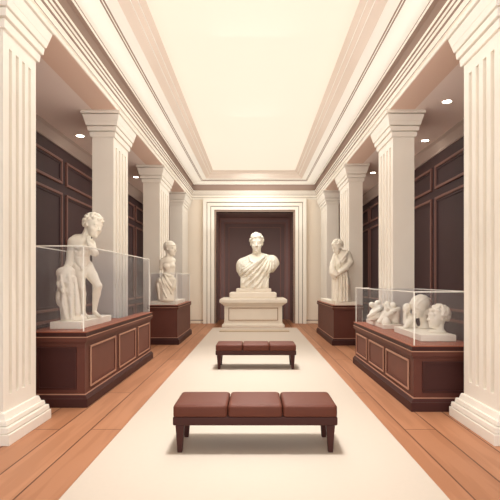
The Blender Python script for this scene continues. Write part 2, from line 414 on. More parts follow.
# ------------------------------------------------------------------ wooden cases and pedestals
def boxes(side, xin, wide, y0, y1, narrow, y2):
    """footprint = wide block (y0..y1) + narrow block along the aisle (y0..y2)"""
    return [(xin, xin + side * wide, y0, y1), (xin, xin + side * narrow, y0, y2)]
def footprint(rs, q):
    (xi, xw, y0, y1), (_, xn, _, y2) = rs
    sd = 1 if xw > xi else -1
    xi -= sd * q; xw += sd * q; xn += sd * q
    return [(xi, y0 - q), (xw, y0 - q), (xw, y1 + q), (xn, y1 + q), (xn, y2 + q), (xi, y2 + q)]
def union(mb, rs, o, z0, z1, mt, o1=None):
    o1 = o if o1 is None else o1
    mb.ring([[(x, y, z0) for x, y in footprint(rs, o)], [(x, y, z1) for x, y in footprint(rs, o1)]], mt)
def wood_block(t, side, rs, h, zp, panels, body_in=.045, front_panel=True, lip=.075):
    """rs = plinth footprint; every upper layer steps back from it"""
    b = MB(); union(b, rs, 0, 0, zp * .72, 'wood_dark'); union(b, rs, -.006, zp * .72, zp, 'wood_dark', -.035)
    b.build('plinth', t, bevel=.006)
    b = MB(); union(b, rs, -.034, zp, zp + .012, 'bead'); b.build('plinth_bead', t)
    b = MB(); union(b, rs, -body_in, zp, h - lip * 2, 'wood'); body = b.build('body', t)
    b = MB()
    union(b, rs, -.030, h - lip * 2, h - lip * 1.7, 'wood'); union(b, rs, -.012, h - lip * 1.7, h - lip * .85, 'wood')
    union(b, rs, -.022, h - lip * .85, h - .006, 'wood_dark', -.016)
    b.build('cornice', t, bevel=.004)
    b = MB(); union(b, rs, -.008, h - lip * 1.0, h - lip * .85, 'bead'); b.build('cornice_bead', t)
    b = MB(); union(b, rs, -.012, h - .012, h, 'wood_top'); b.build('top', t, bevel=.004)
    X = rs[0][0] + side * body_in
    y0 = rs[1][2] + body_in; y1 = rs[1][3] - body_in; z0 = zp + .07; z1 = h - lip * 2 - .05
    for a, c_ in panels:
        p = MB(); ya = y0 + (y1 - y0) * a; yb = y0 + (y1 - y0) * c_
        xs = sorted((X - side * .006, X + side * .01)); p.box(xs[0], xs[1], ya, yb, z0, z1, 'wood_panel')
        fr = sorted((X - side * .022, X + side * .01)); w_ = .022
        for (p0, p1, q0, q1) in ((ya, yb, z0, z0 + w_), (ya, yb, z1 - w_, z1), (ya, ya + w_, z0 + w_, z1 - w_), (yb - w_, yb, z0 + w_, z1 - w_)):
            p.box(fr[0], fr[1], p0, p1, q0, q1, 'bead')
        w2 = .05; fr = sorted((X - side * .014, X + side * .01))
        for (p0, p1, q0, q1) in ((ya + w_, yb - w_, z0 + w_, z0 + w2), (ya + w_, yb - w_, z1 - w2, z1 - w_), (ya + w_, ya + w2, z0 + w2, z1 - w2), (yb - w2, yb - w_, z0 + w2, z1 - w2)):
            p.box(fr[0], fr[1], p0, p1, q0, q1, 'wood')
        p.build('side_panel', t)
    if front_panel:
        p = MB(); yf = rs[0][2] + body_in
        xs = sorted((rs[0][0], rs[0][1])); xa = xs[0] + .15; xb = xs[1] - .15; w_ = .03
        for (p0, p1, q0, q1) in ((xa, xb, z0, z0 + w_), (xa, xb, z1 - w_, z1), (xa, xa + w_, z0 + w_, z1 - w_), (xb - w_, xb, z0 + w_, z1 - w_)):
            p.box(p0, p1, yf - .018, yf + .01, q0, q1, 'wood_dark')
        p.box(xa + w_, xb - w_, yf - .005, yf + .01, z0 + w_, z1 - w_, 'wood_dark')  # darker than the side panels: shade of the front put into the wood
        p.build('front_panel', t)

def glass_box(side, rs, ins, z0, z1, ew, t):
    """glass cover following the footprint, panes 6 mm thick with bright polished edges"""
    (xi, xw, y0, y1), (_, xn, _, y2) = rs
    xi += side * ins; xw -= side * ins; xn -= side * ins; y0 += ins; y1 -= ins; y2 -= ins
    P = [(xi, y0), (xw, y0), (xw, y1), (xn, y1), (xn, y2), (xi, y2)] if y2 > y1 + .1 else [(xi, y0), (xw, y0), (xw, y1), (xi, y1)]
    g = MB(); th = .003
    for i in range(len(P)):
        a, b = P[i], P[(i + 1) % len(P)]
        g.box(min(a[0], b[0]) - th, max(a[0], b[0]) + th, min(a[1], b[1]) - th, max(a[1], b[1]) + th, z0, z1, 'glass')
    g.build('glass_pane', t)
    g = MB()
    if len(P) == 6:
        xa, xb = sorted((xi, xw)); g.box(xa, xb, y0, y1, z1, z1 + .006, 'glass')
        xa, xb = sorted((xi, xn)); g.box(xa, xb, y1 + .001, y2, z1, z1 + .006, 'glass')
    else:
        xa, xb = sorted((xi, xw)); g.box(xa, xb, y0, y1, z1, z1 + .006, 'glass')
    g.build('glass_lid', t)
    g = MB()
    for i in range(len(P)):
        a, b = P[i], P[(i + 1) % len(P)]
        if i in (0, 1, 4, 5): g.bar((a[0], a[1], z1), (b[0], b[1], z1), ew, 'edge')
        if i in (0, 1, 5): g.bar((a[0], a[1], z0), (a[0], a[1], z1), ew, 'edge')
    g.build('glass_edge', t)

# left long case
rsL = boxes(-1, -2.13, .80, 6.09, 8.40, .245, 10.04)
t = thing('display_cabinet', (-2.5, 7.2, 0), 'long dark wooden display cabinet on the left carrying the statue of the leaning youth', 'cabinet', 'long wooden display cabinets')
wood_block(t, -1, rsL, .963, .155, ((.045, .34), (.39, .66), (.71, .955)))
t = thing('glass_cover', (-2.5, 7.2, .963), 'clear glass cover over the leaning youth on the left cabinet', 'glass cover')
glass_box(-1, rsL, .07, .964, 2.06, .014, t)
# right long case
rsR = boxes(1, 1.92, .86, 5.90, 8.42, .37, 9.43)
t = thing('display_cabinet', (2.35, 7.1, 0), 'long dark wooden display cabinet on the right carrying the carved stone heads', 'cabinet', 'long wooden display cabinets')
wood_block(t, 1, rsR, .81, .155, ((.045, .35), (.39, .66), (.71, .955)))
t = thing('glass_cover', (2.35, 7.1, .81), 'low clear glass cover over the carved stone heads on the right cabinet', 'glass cover')
glass_box(1, rsR, .055, .811, 1.475, .012, t)
# far pedestals
rsPL = boxes(-1, -1.92, .80, 12.10, 12.56, .42, 14.6)
t = thing('wooden_pedestal', (-2.2, 12.6, 0), 'dark brown wooden pedestal on the left under the armless torso', 'pedestal', 'square wooden pedestals')
wood_block(t, -1, rsPL, 1.0, .17, (), front_panel=False, lip=.06)
rsPR = boxes(1, 1.92, .80, 11.95, 12.42, .36, 15.0)
t = thing('wooden_pedestal', (2.2, 12.6, 0), 'dark brown wooden pedestal on the right under the robed figure', 'pedestal', 'square wooden pedestals')
wood_block(t, 1, rsPR, 1.0, .17, (), front_panel=False, lip=.06)
t = thing('glass_cover', (-2.2, 12.6, 1.0), 'low glass cover around the armless torso on the far left pedestal', 'glass cover')
glass_box(-1, rsPL, .06, 1.001, 1.81, .022, t)

# ------------------------------------------------------------------ benches
def rounded_slab(mb, x0, x1, y0, y1, z0, z1, r, mt, puff=0):
    n = 5; rings = []
    def loop(ins, z):
        c = []; rr = max(r * .9, .001)
        for (cx, cy, a0) in ((x1 - ins - rr, y0 + ins + rr, -90), (x1 - ins - rr, y1 - ins - rr, 0), (x0 + ins + rr, y1 - ins - rr, 90), (x0 + ins + rr, y0 + ins + rr, 180)):
            for k in range(5):
                a = math.radians(a0 + 90 * k / 4); c.append((cx + rr * math.cos(a), cy + rr * math.sin(a), z))
        return c
    for k in range(n + 1):
        a = math.pi / 2 * k / n; rings.append(loop(r * .5 * (1 - math.sin(a)), z0 + r * .5 * (1 - math.cos(a))))
    for k in range(n + 1):
        a = math.pi / 2 * k / n; rings.append(loop(r * (1 - math.cos(a)), z1 - r + r * math.sin(a)))
    rings.append(loop(r + .08, z1 + puff))
    mb.ring(rings, mt)
def bench(cx, y0, y1, W, label):
    t = thing('leather_bench', (cx, (y0 + y1) / 2, 0), label, 'bench', 'brown leather benches on the runner')
    x0 = cx - W / 2; z0 = .012
    s = MB(); s.box(x0, x0 + W, y0 + .005, y1 - .005, .268, .350, 'leather_dark'); s.build('bench_frame', t, bevel=.014, seg=3)
    g = W / 3
    for k in range(3):
        s = MB(); rounded_slab(s, x0 + g * k + .003, x0 + g * (k + 1) - .003, y0, y1, .349, .462, .03, 'leather', .006)
        c = s.build('seat_cushion', t, smooth=True)
        p = MB(); a = x0 + g * k + .035; b = x0 + g * (k + 1) - .035
        p.tube((a, y0 + .008, .447), (b, y0 + .008, .447), .0035, .0035, 'piping', 8)
        p.build('piping', c, smooth=True)
    for sx in (0, 1):
        for sy in (0, 1):
            ax = x0 + .062 if sx == 0 else x0 + W - .062
            ay = y0 + .05 if sy == 0 else y1 - .075
            l = MB(); ox = (.012 if sx == 0 else -.012); oy = .008 if sy == 0 else -.008
            def q(hw, x, y, z): return [(x - hw, y - hw, z), (x + hw, y - hw, z), (x + hw, y + hw, z), (x - hw, y + hw, z)]
            l.ring([q(.022, ax, ay, z0), q(.040, ax + ox * 0.2, ay, .269)], 'leg_wood')
            l.build('leg', t, bevel=.005)
bench(.002, 4.44, 5.00, 1.53, 'near brown leather bench of three cushions, largest in view')
bench(.016, 8.66, 9.22, 1.46, 'far brown leather bench, small in view, in front of the toga bust')

# ------------------------------------------------------------------ stone pedestal of the bust
PX, PY0, PY1 = -.06, 16.55, 18.0
t = thing('stone_pedestal', (PX, 17.2, 0), 'wide pale stone pedestal before the end door under the toga bust', 'pedestal')
def cb(mb, hw, y0, y1, z0, z1, mt, hw1=None, dy=0):
    hw1 = hw if hw1 is None else hw1
    mb.frustum((PX - hw, PX + hw, y0, y1), (PX - hw1, PX + hw1, y0 - dy, y1 + dy), z0, z1, mt)
b = MB(); cb(b, 1.08, 16.50, 18.05, 0, .10, 'pedestal_stone'); cb(b, 1.05, 16.53, 18.02, .10, .14, 'pedestal_stone', 1.01, -.03); b.build('pedestal_base', t, bevel=.01)
b = MB(); cb(b, 1.0, 16.60, 17.95, .14, .76, 'pedestal_stone'); b.build('pedestal_body', t)
b = MB()
for (a0, a1, z0, z1) in ((-.86, .86, .24, .27), (-.86, .86, .66, .69), (-.86, -.83, .27, .66), (.83, .86, .27, .66)):
    b.box(PX + a0, PX + a1, 16.575, 16.61, z0, z1, 'pedestal_line')
b.build('panel_moulding', t, bevel=.005)
b = MB(); cb(b, 1.03, 16.57, 17.98, .755, .80, 'pedestal_stone', 1.06, .03); cb(b, 1.07, 16.53, 18.02, .80, .86, 'pedestal_stone', 1.15, .06)
cb(b, 1.165, 16.46, 18.08, .86, .98, 'pedestal_stone'); cb(b, 1.14, 16.48, 18.06, .98, 1.005, 'pedestal_stone', 1.12, -.02)
b.build('pedestal_cornice', t, bevel=.015)
b = MB(); b.box(PX - 1.06, PX + 1.14, 15.05, 15.42, .012, .05, 'step'); o = b.build('stone_step', None, bevel=.008)
tag(o, 'low taupe stone step on the runner in front of the stone pedestal', 'step')

# ------------------------------------------------------------------ stone carving toolkit (distance fields -> smooth meshes)
class Carve:
    def __init__(s, lo, hi, h, d0):
        s.h = h; s.lo = np.array(lo, float); n = np.ceil((np.array(hi) - s.lo) / h).astype(int) + 1
        s.n = n; s.F = np.full(n, 1.0); s.d0 = d0
        s.ax = [s.lo[i] + h * np.arange(n[i]) for i in range(3)]
    def P(s, u, v, dy=0):
        """a spot of the figure's own upright plane at distance d0"""
        return np.array([(u - 255) * s.d0 / 480, s.d0 + dy, EYE + (281 - v) * s.d0 / 480])
    def px(s, q): return q * s.d0 / 480
    def _blk(s, lo, hi, pad):
        i0 = np.maximum(0, np.floor((np.array(lo) - pad - s.lo) / s.h).astype(int))
        i1 = np.minimum(s.n, np.ceil((np.array(hi) + pad - s.lo) / s.h).astype(int) + 1)
        if (i1 <= i0).any(): return None, None
        sl = tuple(slice(a, b) for a, b in zip(i0, i1))
        g = np.meshgrid(*[s.ax[i][sl[i]] for i in range(3)], indexing='ij')
        return sl, g
    def _put(s, sl, d, k, sub):
        A = s.F[sl]
        if sub:
            d = -d; h = np.clip(.5 - .5 * (A - d) / k, 0, 1); s.F[sl] = A * (1 - h) + d * h + k * h * (1 - h)
        else:
            h = np.clip(.5 + .5 * (A - d) / k, 0, 1); s.F[sl] = A * (1 - h) + d * h - k * h * (1 - h)
    def ell(s, c, r, R=None, k=.02, sub=False):
        c = np.array(c, float); r = np.array(r, float) if np.ndim(r) else np.array([r] * 3, float); m = r.max()
        sl, g = s._blk(c - m, c + m, k * 1.5 + s.h * 2)
        if sl is None: return
        q = [g[i] - c[i] for i in range(3)]
        if R is not None: q = [R[0][i] * q[0] + R[1][i] * q[1] + R[2][i] * q[2] for i in range(3)]
        k0 = np.sqrt(sum((q[i] / r[i]) ** 2 for i in range(3))); k1 = np.sqrt(sum((q[i] / r[i] ** 2) ** 2 for i in range(3))) + 1e-9
        s._put(sl, k0 * (k0 - 1) / k1, k, sub)
    def cap(s, a, b, r1, r2=None, k=.02, sub=False):
        r2 = r1 if r2 is None else r2; a = np.array(a, float); b = np.array(b, float); m = max(r1, r2)
        sl, g = s._blk(np.minimum(a, b) - m, np.maximum(a, b) + m, k * 1.5 + s.h * 2)
        if sl is None: return
        ab = b - a; L = (ab ** 2).sum() + 1e-9
        t = np.clip(sum((g[i] - a[i]) * ab[i] for i in range(3)) / L, 0, 1)
        d = np.sqrt(sum((g[i] - a[i] - t * ab[i]) ** 2 for i in range(3))) - (r1 + (r2 - r1) * t)
        s._put(sl, d, k, sub)
    def chain(s, pts, k=.02, sub=False):
        for (a, ra), (b, rb) in zip(pts, pts[1:]): s.cap(a, b, ra, rb, k, sub)
    def cut_below(s, z):
        d = z - s.ax[2]; s.F = np.maximum(s.F, d[None, None, :])
    def front(s, x, z):
        i = int(round((x - s.lo[0]) / s.h)); k = int(round((z - s.lo[2]) / s.h))
        if not (0 <= i < s.n[0] and 0 <= k < s.n[2]): return None
        c = np.nonzero(s.F[i, :, k] < 0)[0]
        return s.ax[1][c[0]] if len(c) else None
    def fold(s, pts, r, depth=0, k=.015, sub=False, steps=5):
        """a ridge (or groove) that follows the front surface"""
        out = []
        for (u0, v0), (u1, v1) in zip(pts, pts[1:]):
            for q in range(steps):
                f = q / steps; out.append((u0 + (u1 - u0) * f, v0 + (v1 - v0) * f))
        out.append(pts[-1]); W = []
        for u, v in out:
            p = s.P(u, v); y = s.front(p[0], p[2])
            if y is None: continue
            # keep the spot where the photo shows it although it sits nearer than d0
            W.append(np.array([p[0], y + depth, p[2]]))
        for a, b in zip(W, W[1:]): s.cap(a, b, r, r, k, sub)
    def mesh(s, name, parent, mt='marble'):
        F = s.F; S = F < 0; nx, ny, nz = F.shape
        c = [S[:-1, :-1, :-1], S[1:, :-1, :-1], S[:-1, 1:, :-1], S[1:, 1:, :-1], S[:-1, :-1, 1:], S[1:, :-1, 1:], S[:-1, 1:, 1:], S[1:, 1:, 1:]]
        cnt = sum(x.astype(int) for x in c); mask = (cnt > 0) & (cnt < 8)
        I = np.argwhere(mask); idx = -np.ones(mask.shape, int); idx[mask] = np.arange(len(I))
        acc = np.zeros((len(I), 3)); num = np.zeros(len(I))
        off = [(a, b, d) for d in (0, 1) for b in (0, 1) for a in (0, 1)]
        for a in range(8):
            for ax in range(3):
                o = off[a]
                if o[ax]: continue
                o2 = list(o); o2[ax] = 1
                fa = F[I[:, 0] + o[0], I[:, 1] + o[1], I[:, 2] + o[2]]; fb = F[I[:, 0] + o2[0], I[:, 1] + o2[1], I[:, 2] + o2[2]]
                x = (fa < 0) != (fb < 0); t = np.where(x, fa / np.where(x, fa - fb, 1), 0)
                p = np.tile(np.array(o, float), (len(I), 1)); p[:, ax] += t
                acc += p * x[:, None]; num += x
        V = (I + acc / num[:, None]) * s.h + s.lo
        quads = []
        for ax in range(3):
            sa = [slice(None)] * 3; sb = [slice(None)] * 3; sa[ax] = slice(0, -1); sb[ax] = slice(1, None)
            A = S[tuple(sa)]; B = S[tuple(sb)]; E = np.argwhere(A != B)
            o1, o2 = [q for q in range(3) if q != ax]
            E = E[(E[:, o1] > 0) & (E[:, o2] > 0) & (E[:, o1] < F.shape[o1] - 1) & (E[:, o2] < F.shape[o2] - 1)]
            def cell(d1, d2):
                q = E.copy(); q[:, o1] -= d1; q[:, o2] -= d2; return idx[q[:, 0], q[:, 1], q[:, 2]]
            Q = np.stack([cell(1, 1), cell(0, 1), cell(0, 0), cell(1, 0)], 1)
            ins = A[E[:, 0], E[:, 1], E[:, 2]]
            flip = ins if ax != 1 else ~ins
            Q[~flip] = Q[~flip][:, ::-1]
            quads.append(Q)
        Q = np.concatenate(quads); Q = Q[(Q >= 0).all(1)]
        off_ = np.array(parent_origin(parent)) if parent else np.zeros(3)
        me = bpy.data.meshes.new(name); me.from_pydata((V - off_).tolist(), [], Q.tolist())
        me.materials.append(M[mt]); me.polygons.foreach_set('use_smooth', [True] * len(me.polygons)); me.update()
        o = bpy.data.objects.new(name, me); COL.objects.link(o)
        if parent: o.parent = parent
        return o

def frame_of(fwd, up=(0, 0, 1)):
    f = Vector(fwd).normalized(); u = Vector(up); u = (u - f * u.dot(f)).normalized(); r = f.cross(u)
    return np.array(r), np.array(f), np.array(u)
def carve_head(S, base, fwd, H, up=(0, 0, 1), hair='curls', seed=1, neck=None, beard=False, wide=1.0):
    """base: point under the chin line below the skull, H: chin-to-crown height"""
    r, f, u = frame_of(fwd, up); base = np.array(base, float)
    R = [[r[i], f[i], u[i]] for i in range(3)]
    L = lambda a, b, c: base + H * (a * wide * r + b * f + c * u)
    e = lambda a, b, c, ra, rb, rc, k=.05, sub=False: S.ell(L(a, b, c), (H * ra * wide, H * rb, H * rc), R, k * H, sub)
    e(0, -.05, .62, .34, .43, .37); e(0, .13, .38, .26, .26, .36, .08)
    e(0, .18, .16, .19, .18, .15, .08); e(0, .33, .07, .075, .065, .06, .06)
    S.cap(L(-.17, .33, .575), L(.17, .33, .575), .05 * H, .05 * H, .06 * H)
    for q in (-1, 1):
        e(q * .135, .43, .49, .085, .085, .062, .04, True); e(q * .13, .315, .485, .062, .062, .048, .02)
        S.cap(L(q * .08, .375, .515), L(q * .19, .335, .512), .016 * H, .014 * H, .01 * H)
        e(q * .17, .24, .33, .09, .10, .09, .08)
        e(q * .325, -.03, .45, .038, .07, .10, .02)
    S.cap(L(0, .37, .53), L(0, .475, .345), .030 * H, .050 * H, .03 * H)
    S.cap(L(-.045, .41, .33), L(.045, .41, .33), .032 * H, .032 * H, .02 * H)
    S.cap(L(-.075, .365, .245), L(.075, .365, .245), .030 * H, .030 * H, .02 * H)
    S.cap(L(-.060, .355, .185), L(.060, .355, .185), .034 * H, .034 * H, .02 * H)
    S.cap(L(-.09, .405, .215), L(.09, .405, .215), .012 * H, .012 * H, .01 * H, True)
    if neck is not None:
        S.chain([(L(0, -.10, .30), .20 * H), (L(0, -.08, .05), .185 * H), (np.array(neck), .21 * H)], .06 * H)
    rnd = random.Random(seed)
    def on_skull(th, ph):
        # th: 0 front .. pi back, ph elevation
        a = math.sin(th) * math.cos(ph); b = math.cos(th) * math.cos(ph); c = math.sin(ph)
        return L(.35 * a, -.05 + .44 * b, .62 + .38 * c)
    if hair == 'curls':
        for i in range(150):
            th = rnd.uniform(-math.pi, math.pi); ph = math.asin(rnd.uniform(-.55, 1))
            front = math.cos(th)
            if front > .25 and ph < .32: continue
            if front > -.2 and ph < -.15: continue
            q = rnd.uniform(.055, .085) * H; p = on_skull(th, ph); S.ell(p, q, None, .012 * H)
        for i in range(60):
            th = rnd.uniform(-math.pi, math.pi); ph = math.asin(rnd.uniform(-.2, .9))
            if math.cos(th) > .25 and ph < .4: continue
            S.ell(on_skull(th, ph) * 1 + (on_skull(th, ph) - L(0, -.05, .62)) * .12, .028 * H, None, .012 * H, True)
    elif hair == 'short':
        e(0, -.09, .66, .365, .44, .375, .02)
        for i in range(26):
            th = (i / 26) * 2 * math.pi
            for ph in (.42, .75, 1.1):
                p = on_skull(th + ph, ph); q = on_skull(th + ph + .25, ph - .25)
                if math.cos(th + ph) > .3 and ph < .4: continue
                S.cap(p, q, .045 * H, .03 * H, .012 * H)
    elif hair == 'cap':
        e(0, -.07, .67, .365, .42, .345, .02); S.chain([(on_skull(a, .28), .040 * H) for a in np.linspace(-2.4, 2.4, 12)], .015 * H)
        e(0, -.36, .50, .18, .12, .16, .04)
    elif hair == 'veil':
        e(0, -.10, .62, .40, .50, .44, .03); e(0, -.28, .25, .33, .30, .40, .06)
        for a in (-1.0, -.5, 0, .5, 1.0):
            S.chain([(L(.39 * math.sin(a) * math.cos(q * .6), -.10 + .49 * math.sin(q), .62 + .43 * math.cos(a) * math.cos(q)), .030 * H) for q in np.linspace(-1.3, 1.0, 12)], .012 * H)
    if beard:
        for i in range(45):
            a = rnd.uniform(-.2, .2); c = rnd.uniform(-.05, .15)
            S.ell(L(a, .30 - abs(a) * .7 - c * .3, c), .05 * H, None, .01 * H)
    return L

def slab_obj(rs, z0, z1, t, name='base_slab'):
    s = MB(); union(s, rs, 0, z0, z1, 'marble')
    return s.build(name, t, bevel=.006)

# ------------------------------------------------------------------ leaning youth (left cabinet)
t = thing('marble_statue', (-2.54, 7.0, .964), 'large cream marble statue of a nude curly-haired youth leaning beside a draped stump', 'statue')
s = MB(); s.box(-2.75, -2.335, 6.43, 7.80, .964, 1.061, 'marble'); s.build('base_slab', t, bevel=.006)
S = Carve((-2.95, 6.80, 1.03), (-2.20, 7.60, 2.75), .0115, 7.2); P = S.P
S.chain([(P(80, 244, .02), .125), (P(81, 252, 0), .118), (P(81, 260, 0), .112), (P(81, 267, 0), .128)], .05)       # trunk
S.ell(P(83.5, 246.5, -.04), (.115, .10, .10), None, .04); S.ell(P(76.5, 246, -.03), (.085, .09, .10), None, .04)    # chest
S.ell(P(79, 268, .04), (.115, .11, .10), None, .04)
S.cap(P(85.5, 238.5, .02), P(76, 239.5, .02), .07, .08, .05)
S.cap(P(84.5, 240), P(88.5, 230, -.01), .066, .062, .03)                                                               # neck
# arm that hangs down to the stump
S.chain([(P(73.5, 242, -.02), .078), (P(72.3, 254, -.04), .064), (P(71.5, 264, -.10), .052), (P(70, 271, -.22), .036)], .025)
# arm folded to the breast
S.chain([(P(90, 244, .05), .066), (P(94, 252, -.02), .055), (P(97, 253.5, -.08), .050)], .025)
S.chain([(P(97, 253, -.09), .046), (P(94, 247, -.14), .042), (P(91.5, 241.5, -.15), .034)], .02)
for q in range(4): S.chain([(P(91 + q * 1.2, 242 - q * .2, -.165), .014), (P(90.2 + q * 1.2, 238.6, -.16), .013), (P(89.6 + q * 1.1, 237, -.13), .012)], .006)
S.cap(P(93, 243, -.16), P(95.5, 240, -.14), .016, .012, .008)
# legs
S.chain([(P(78.5, 266, -.02), .098), (P(81, 276, -.07), .088), (P(83.3, 287.5, -.09), .060), (P(82.8, 294, -.04), .062), (P(83.6, 303, -.04), .045), (P(84.3, 311.5, -.05), .036)], .02)
S.chain([(P(84.3, 313, -.03), .036), (P(88, 315.2, -.11), .030), (P(92.5, 316.2, -.17), .022)], .012)
S.chain([(P(85.5, 266, .05), .094), (P(92, 276, .01), .080), (P(98.6, 286, -.02), .057), (P(95.5, 294, .05), .058), (P(93, 303, .10), .042), (P(92, 310.5, .12), .034)], .02)
S.chain([(P(92, 312.5, .12), .035), (P(96, 315.2, .06), .029), (P(100.5, 316.3, .0), .021)], .012)
for i in range(5):
    S.cap(P(92 + .3 * i, 316.5, -.20 + .022 * i), P(93.3 + .3 * i, 316.8, -.215 + .022 * i), .011, .009, .004)
S.fold([(84.5, 249), (84.5, 264)], .013, 0, .012, True); S.fold([(77.5, 250), (81, 251.5), (84.5, 250.5), (88.5, 250.5)], .012, 0, .012, True)
S.fold([(78, 263), (82, 267.5), (85, 269)], .012, 0, .012, True); S.fold([(90, 262), (87.5, 267)], .012, 0, .012, True); S.fold([(76, 247), (76.2, 260)], .012, 0, .012, True); S.fold([(80, 257), (89, 257)], .007, 0, .01, True)
S.ell(P(85.5, 268.5, -.14), (.028, .03, .032), None, .015)
carve_head(S, P(91.0, 236.8, -.02), (.82, -.52, -.20), .350, up=(.22, 0, 1), hair='curls', seed=4)
S.cut_below(1.0612); S.mesh('figure', t)
S = Carve((-2.86, 6.42, 1.03), (-2.30, 6.92, 1.92), .0115, 6.66); P = S.P
S.chain([(P(71, 319), .135), (P(68.5, 300), .120), (P(67, 282), .125), (P(66, 275), .115)], .03)
S.ell(P(62.5, 272.5, 0), (.085, .09, .07), None, .03); S.ell(P(68, 271.5, .0), (.09, .09, .075), None, .03)
S.ell(P(59.8, 297, .0), (.050, .08, .135), None, .02)
S.chain([(P(74.5, 279, -.04), .045), (P(77, 295, -.05), .045), (P(78.5, 312, -.05), .055)], .015)
S.cap(P(79, 318, .02), P(82, 319, .05), .06, .05, .02)
S.fold([(64, 276), (67, 290), (66, 304), (70, 318)], .020, -.005, .015); S.fold([(71, 274), (73, 290), (74, 306), (75, 318)], .022, -.004, .015)
S.fold([(61, 283), (64, 289), (69, 293)], .022, 0, .02); S.fold([(68, 284), (70, 300), (72, 316)], .014, .0, .012, True)
S.fold([(63, 278), (62, 292), (64, 312)], .012, 0, .012, True); S.fold([(76, 283), (76.5, 298), (77, 316)], .010, 0, .01, True)
S.cut_below(1.0612); tag(S.mesh('draped_stump', t), 'tree stump covered with hanging cloth')

# ------------------------------------------------------------------ armless torso (far left)
t = thing('marble_statue', (-2.3, 12.3, 1.001), 'cream marble armless woman with wrapped hips on the far left pedestal', 'statue')
slab_obj(boxes(-1, -2.02, .62, 12.17, 12.49, .25, 13.9), 1.001, 1.10, t)
S = Carve((-2.72, 11.98, 1.05), (-1.86, 12.62, 2.78), .0125, 12.28); P = S.P
S.chain([(P(168, 262), .165), (P(169.5, 269), .135), (P(169, 275), .125), (P(166.5, 283), .18), (P(167, 300), .19)], .05)
S.ell(P(172.3, 266, -.05), (.085, .10, .085), None, .03); S.ell(P(167.5, 266.5, -.13), (.085, .07, .08), None, .03)
S.cap(P(163.5, 261.5, -.05), P(172.5, 260.5, .05), .085, .075, .04)
S.chain([(P(163, 262, -.06), .085), (P(161.8, 268, -.05), .060)], .02)
S.ell(P(160.5, 284.5, .02), (.13, .16, .20), None, .05)
S.cap(P(160.8, 288), P(161, 300), .12, .09, .05); S.cap(P(172.5, 280, -.08), P(174, 287, -.10), .10, .07, .05)
S.chain([(P(173.5, 288, -.05), .07), (P(172, 299, -.05), .10)], .05)
for pts, r in (([(162, 275), (166, 283), (170, 289), (172.5, 293)], .026), ([(165, 274), (169, 281), (173, 287)], .024),
               ([(160, 279), (163, 288), (167, 296)], .026), ([(176, 277), (175.5, 283), (173, 290)], .024), ([(158.5, 284), (159.5, 292), (160, 299)], .022),
               ([(158.5, 277), (165, 274), (172, 276.5), (176.5, 275.5)], .022)):
    S.fold(pts, r, -.008, .02)
for pts in ([(163.5, 277), (167, 285), (171, 292)], [(161, 283), (164, 292), (167, 298)]): S.fold(pts, .018, 0, .018, True)
carve_head(S, P(170.0, 256.0, -.02), (.90, -.42, -.05), .385, hair='cap', neck=P(168, 261.5, 0))
S.cut_below(1.1002); S.mesh('figure', t)

# ------------------------------------------------------------------ robed figure (far right)
t = thing('marble_statue', (2.15, 12.2, 1.0), 'cream marble robed figure with head bowed, holding a bundle on the right pedestal', 'statue')
slab_obj(boxes(1, 2.00, .55, 12.0, 12.36, .22, 14.6), 1.001, 1.09, t)
S = Carve((1.80, 11.80, 1.05), (2.52, 12.50, 2.75), .0125, 12.17); P = S.P
S.chain([(P(342.5, 256), .16), (P(341, 264), .165), (P(341.5, 272), .17), (P(342, 285), .19), (P(342, 302), .20)], .05)
S.cap(P(336.8, 255.5, .0), P(347, 254, .03), .085, .10, .05)
S.chain([(P(347.6, 255, .0), .10), (P(350, 262.5, -.04), .085), (P(345, 268, -.16), .070), (P(338.5, 272.5, -.24), .055), (P(335, 275, -.26), .045)], .025)
S.chain([(P(336, 256, .02), .08), (P(332.5, 264, -.04), .070), (P(332, 270, -.16), .055), (P(334, 273, -.22), .045)], .025)
S.chain([(P(331, 268, -.12), .065), (P(332, 273, -.16), .085), (P(333.5, 277, -.17), .065)], .03)
for q in range(4): S.cap(P(332.0 + q * .25, 270.5 + q * 1.5, -.27), P(335.0 + q * .2, 271.5 + q * 1.5, -.29), .019, .017, .006)
S.chain([(P(334.5, 279), .07), (P(334.6, 302), .08)], .03); S.cap(P(347.5, 280), P(348, 302), .07, .08, .04)
for pts, r in (([(347, 252), (342, 258), (337, 265)], .028), ([(345, 258), (341, 263), (337, 268)], .022), ([(336.5, 256), (338, 262), (339, 267)], .020),
               ([(340.5, 276), (340, 288), (340, 300)], .026), ([(337.2, 277), (336.6, 290), (336.5, 301)], .024), ([(345.5, 273), (346.5, 286), (346.5, 300)], .026), ([(343, 275), (343, 301)], .018)):
    S.fold(pts, r, -.008, .02)
for u_ in (338.6, 342, 344.8): S.fold([(u_, 277), (u_ - .1, 300)], .016, 0, .015, True)
carve_head(S, P(338.6, 253.2, -.05), (-.72, -.62, -.36), .345, hair='curls', seed=3, neck=P(341, 256, 0))
S.cut_below(1.0902); S.mesh('figure', t)

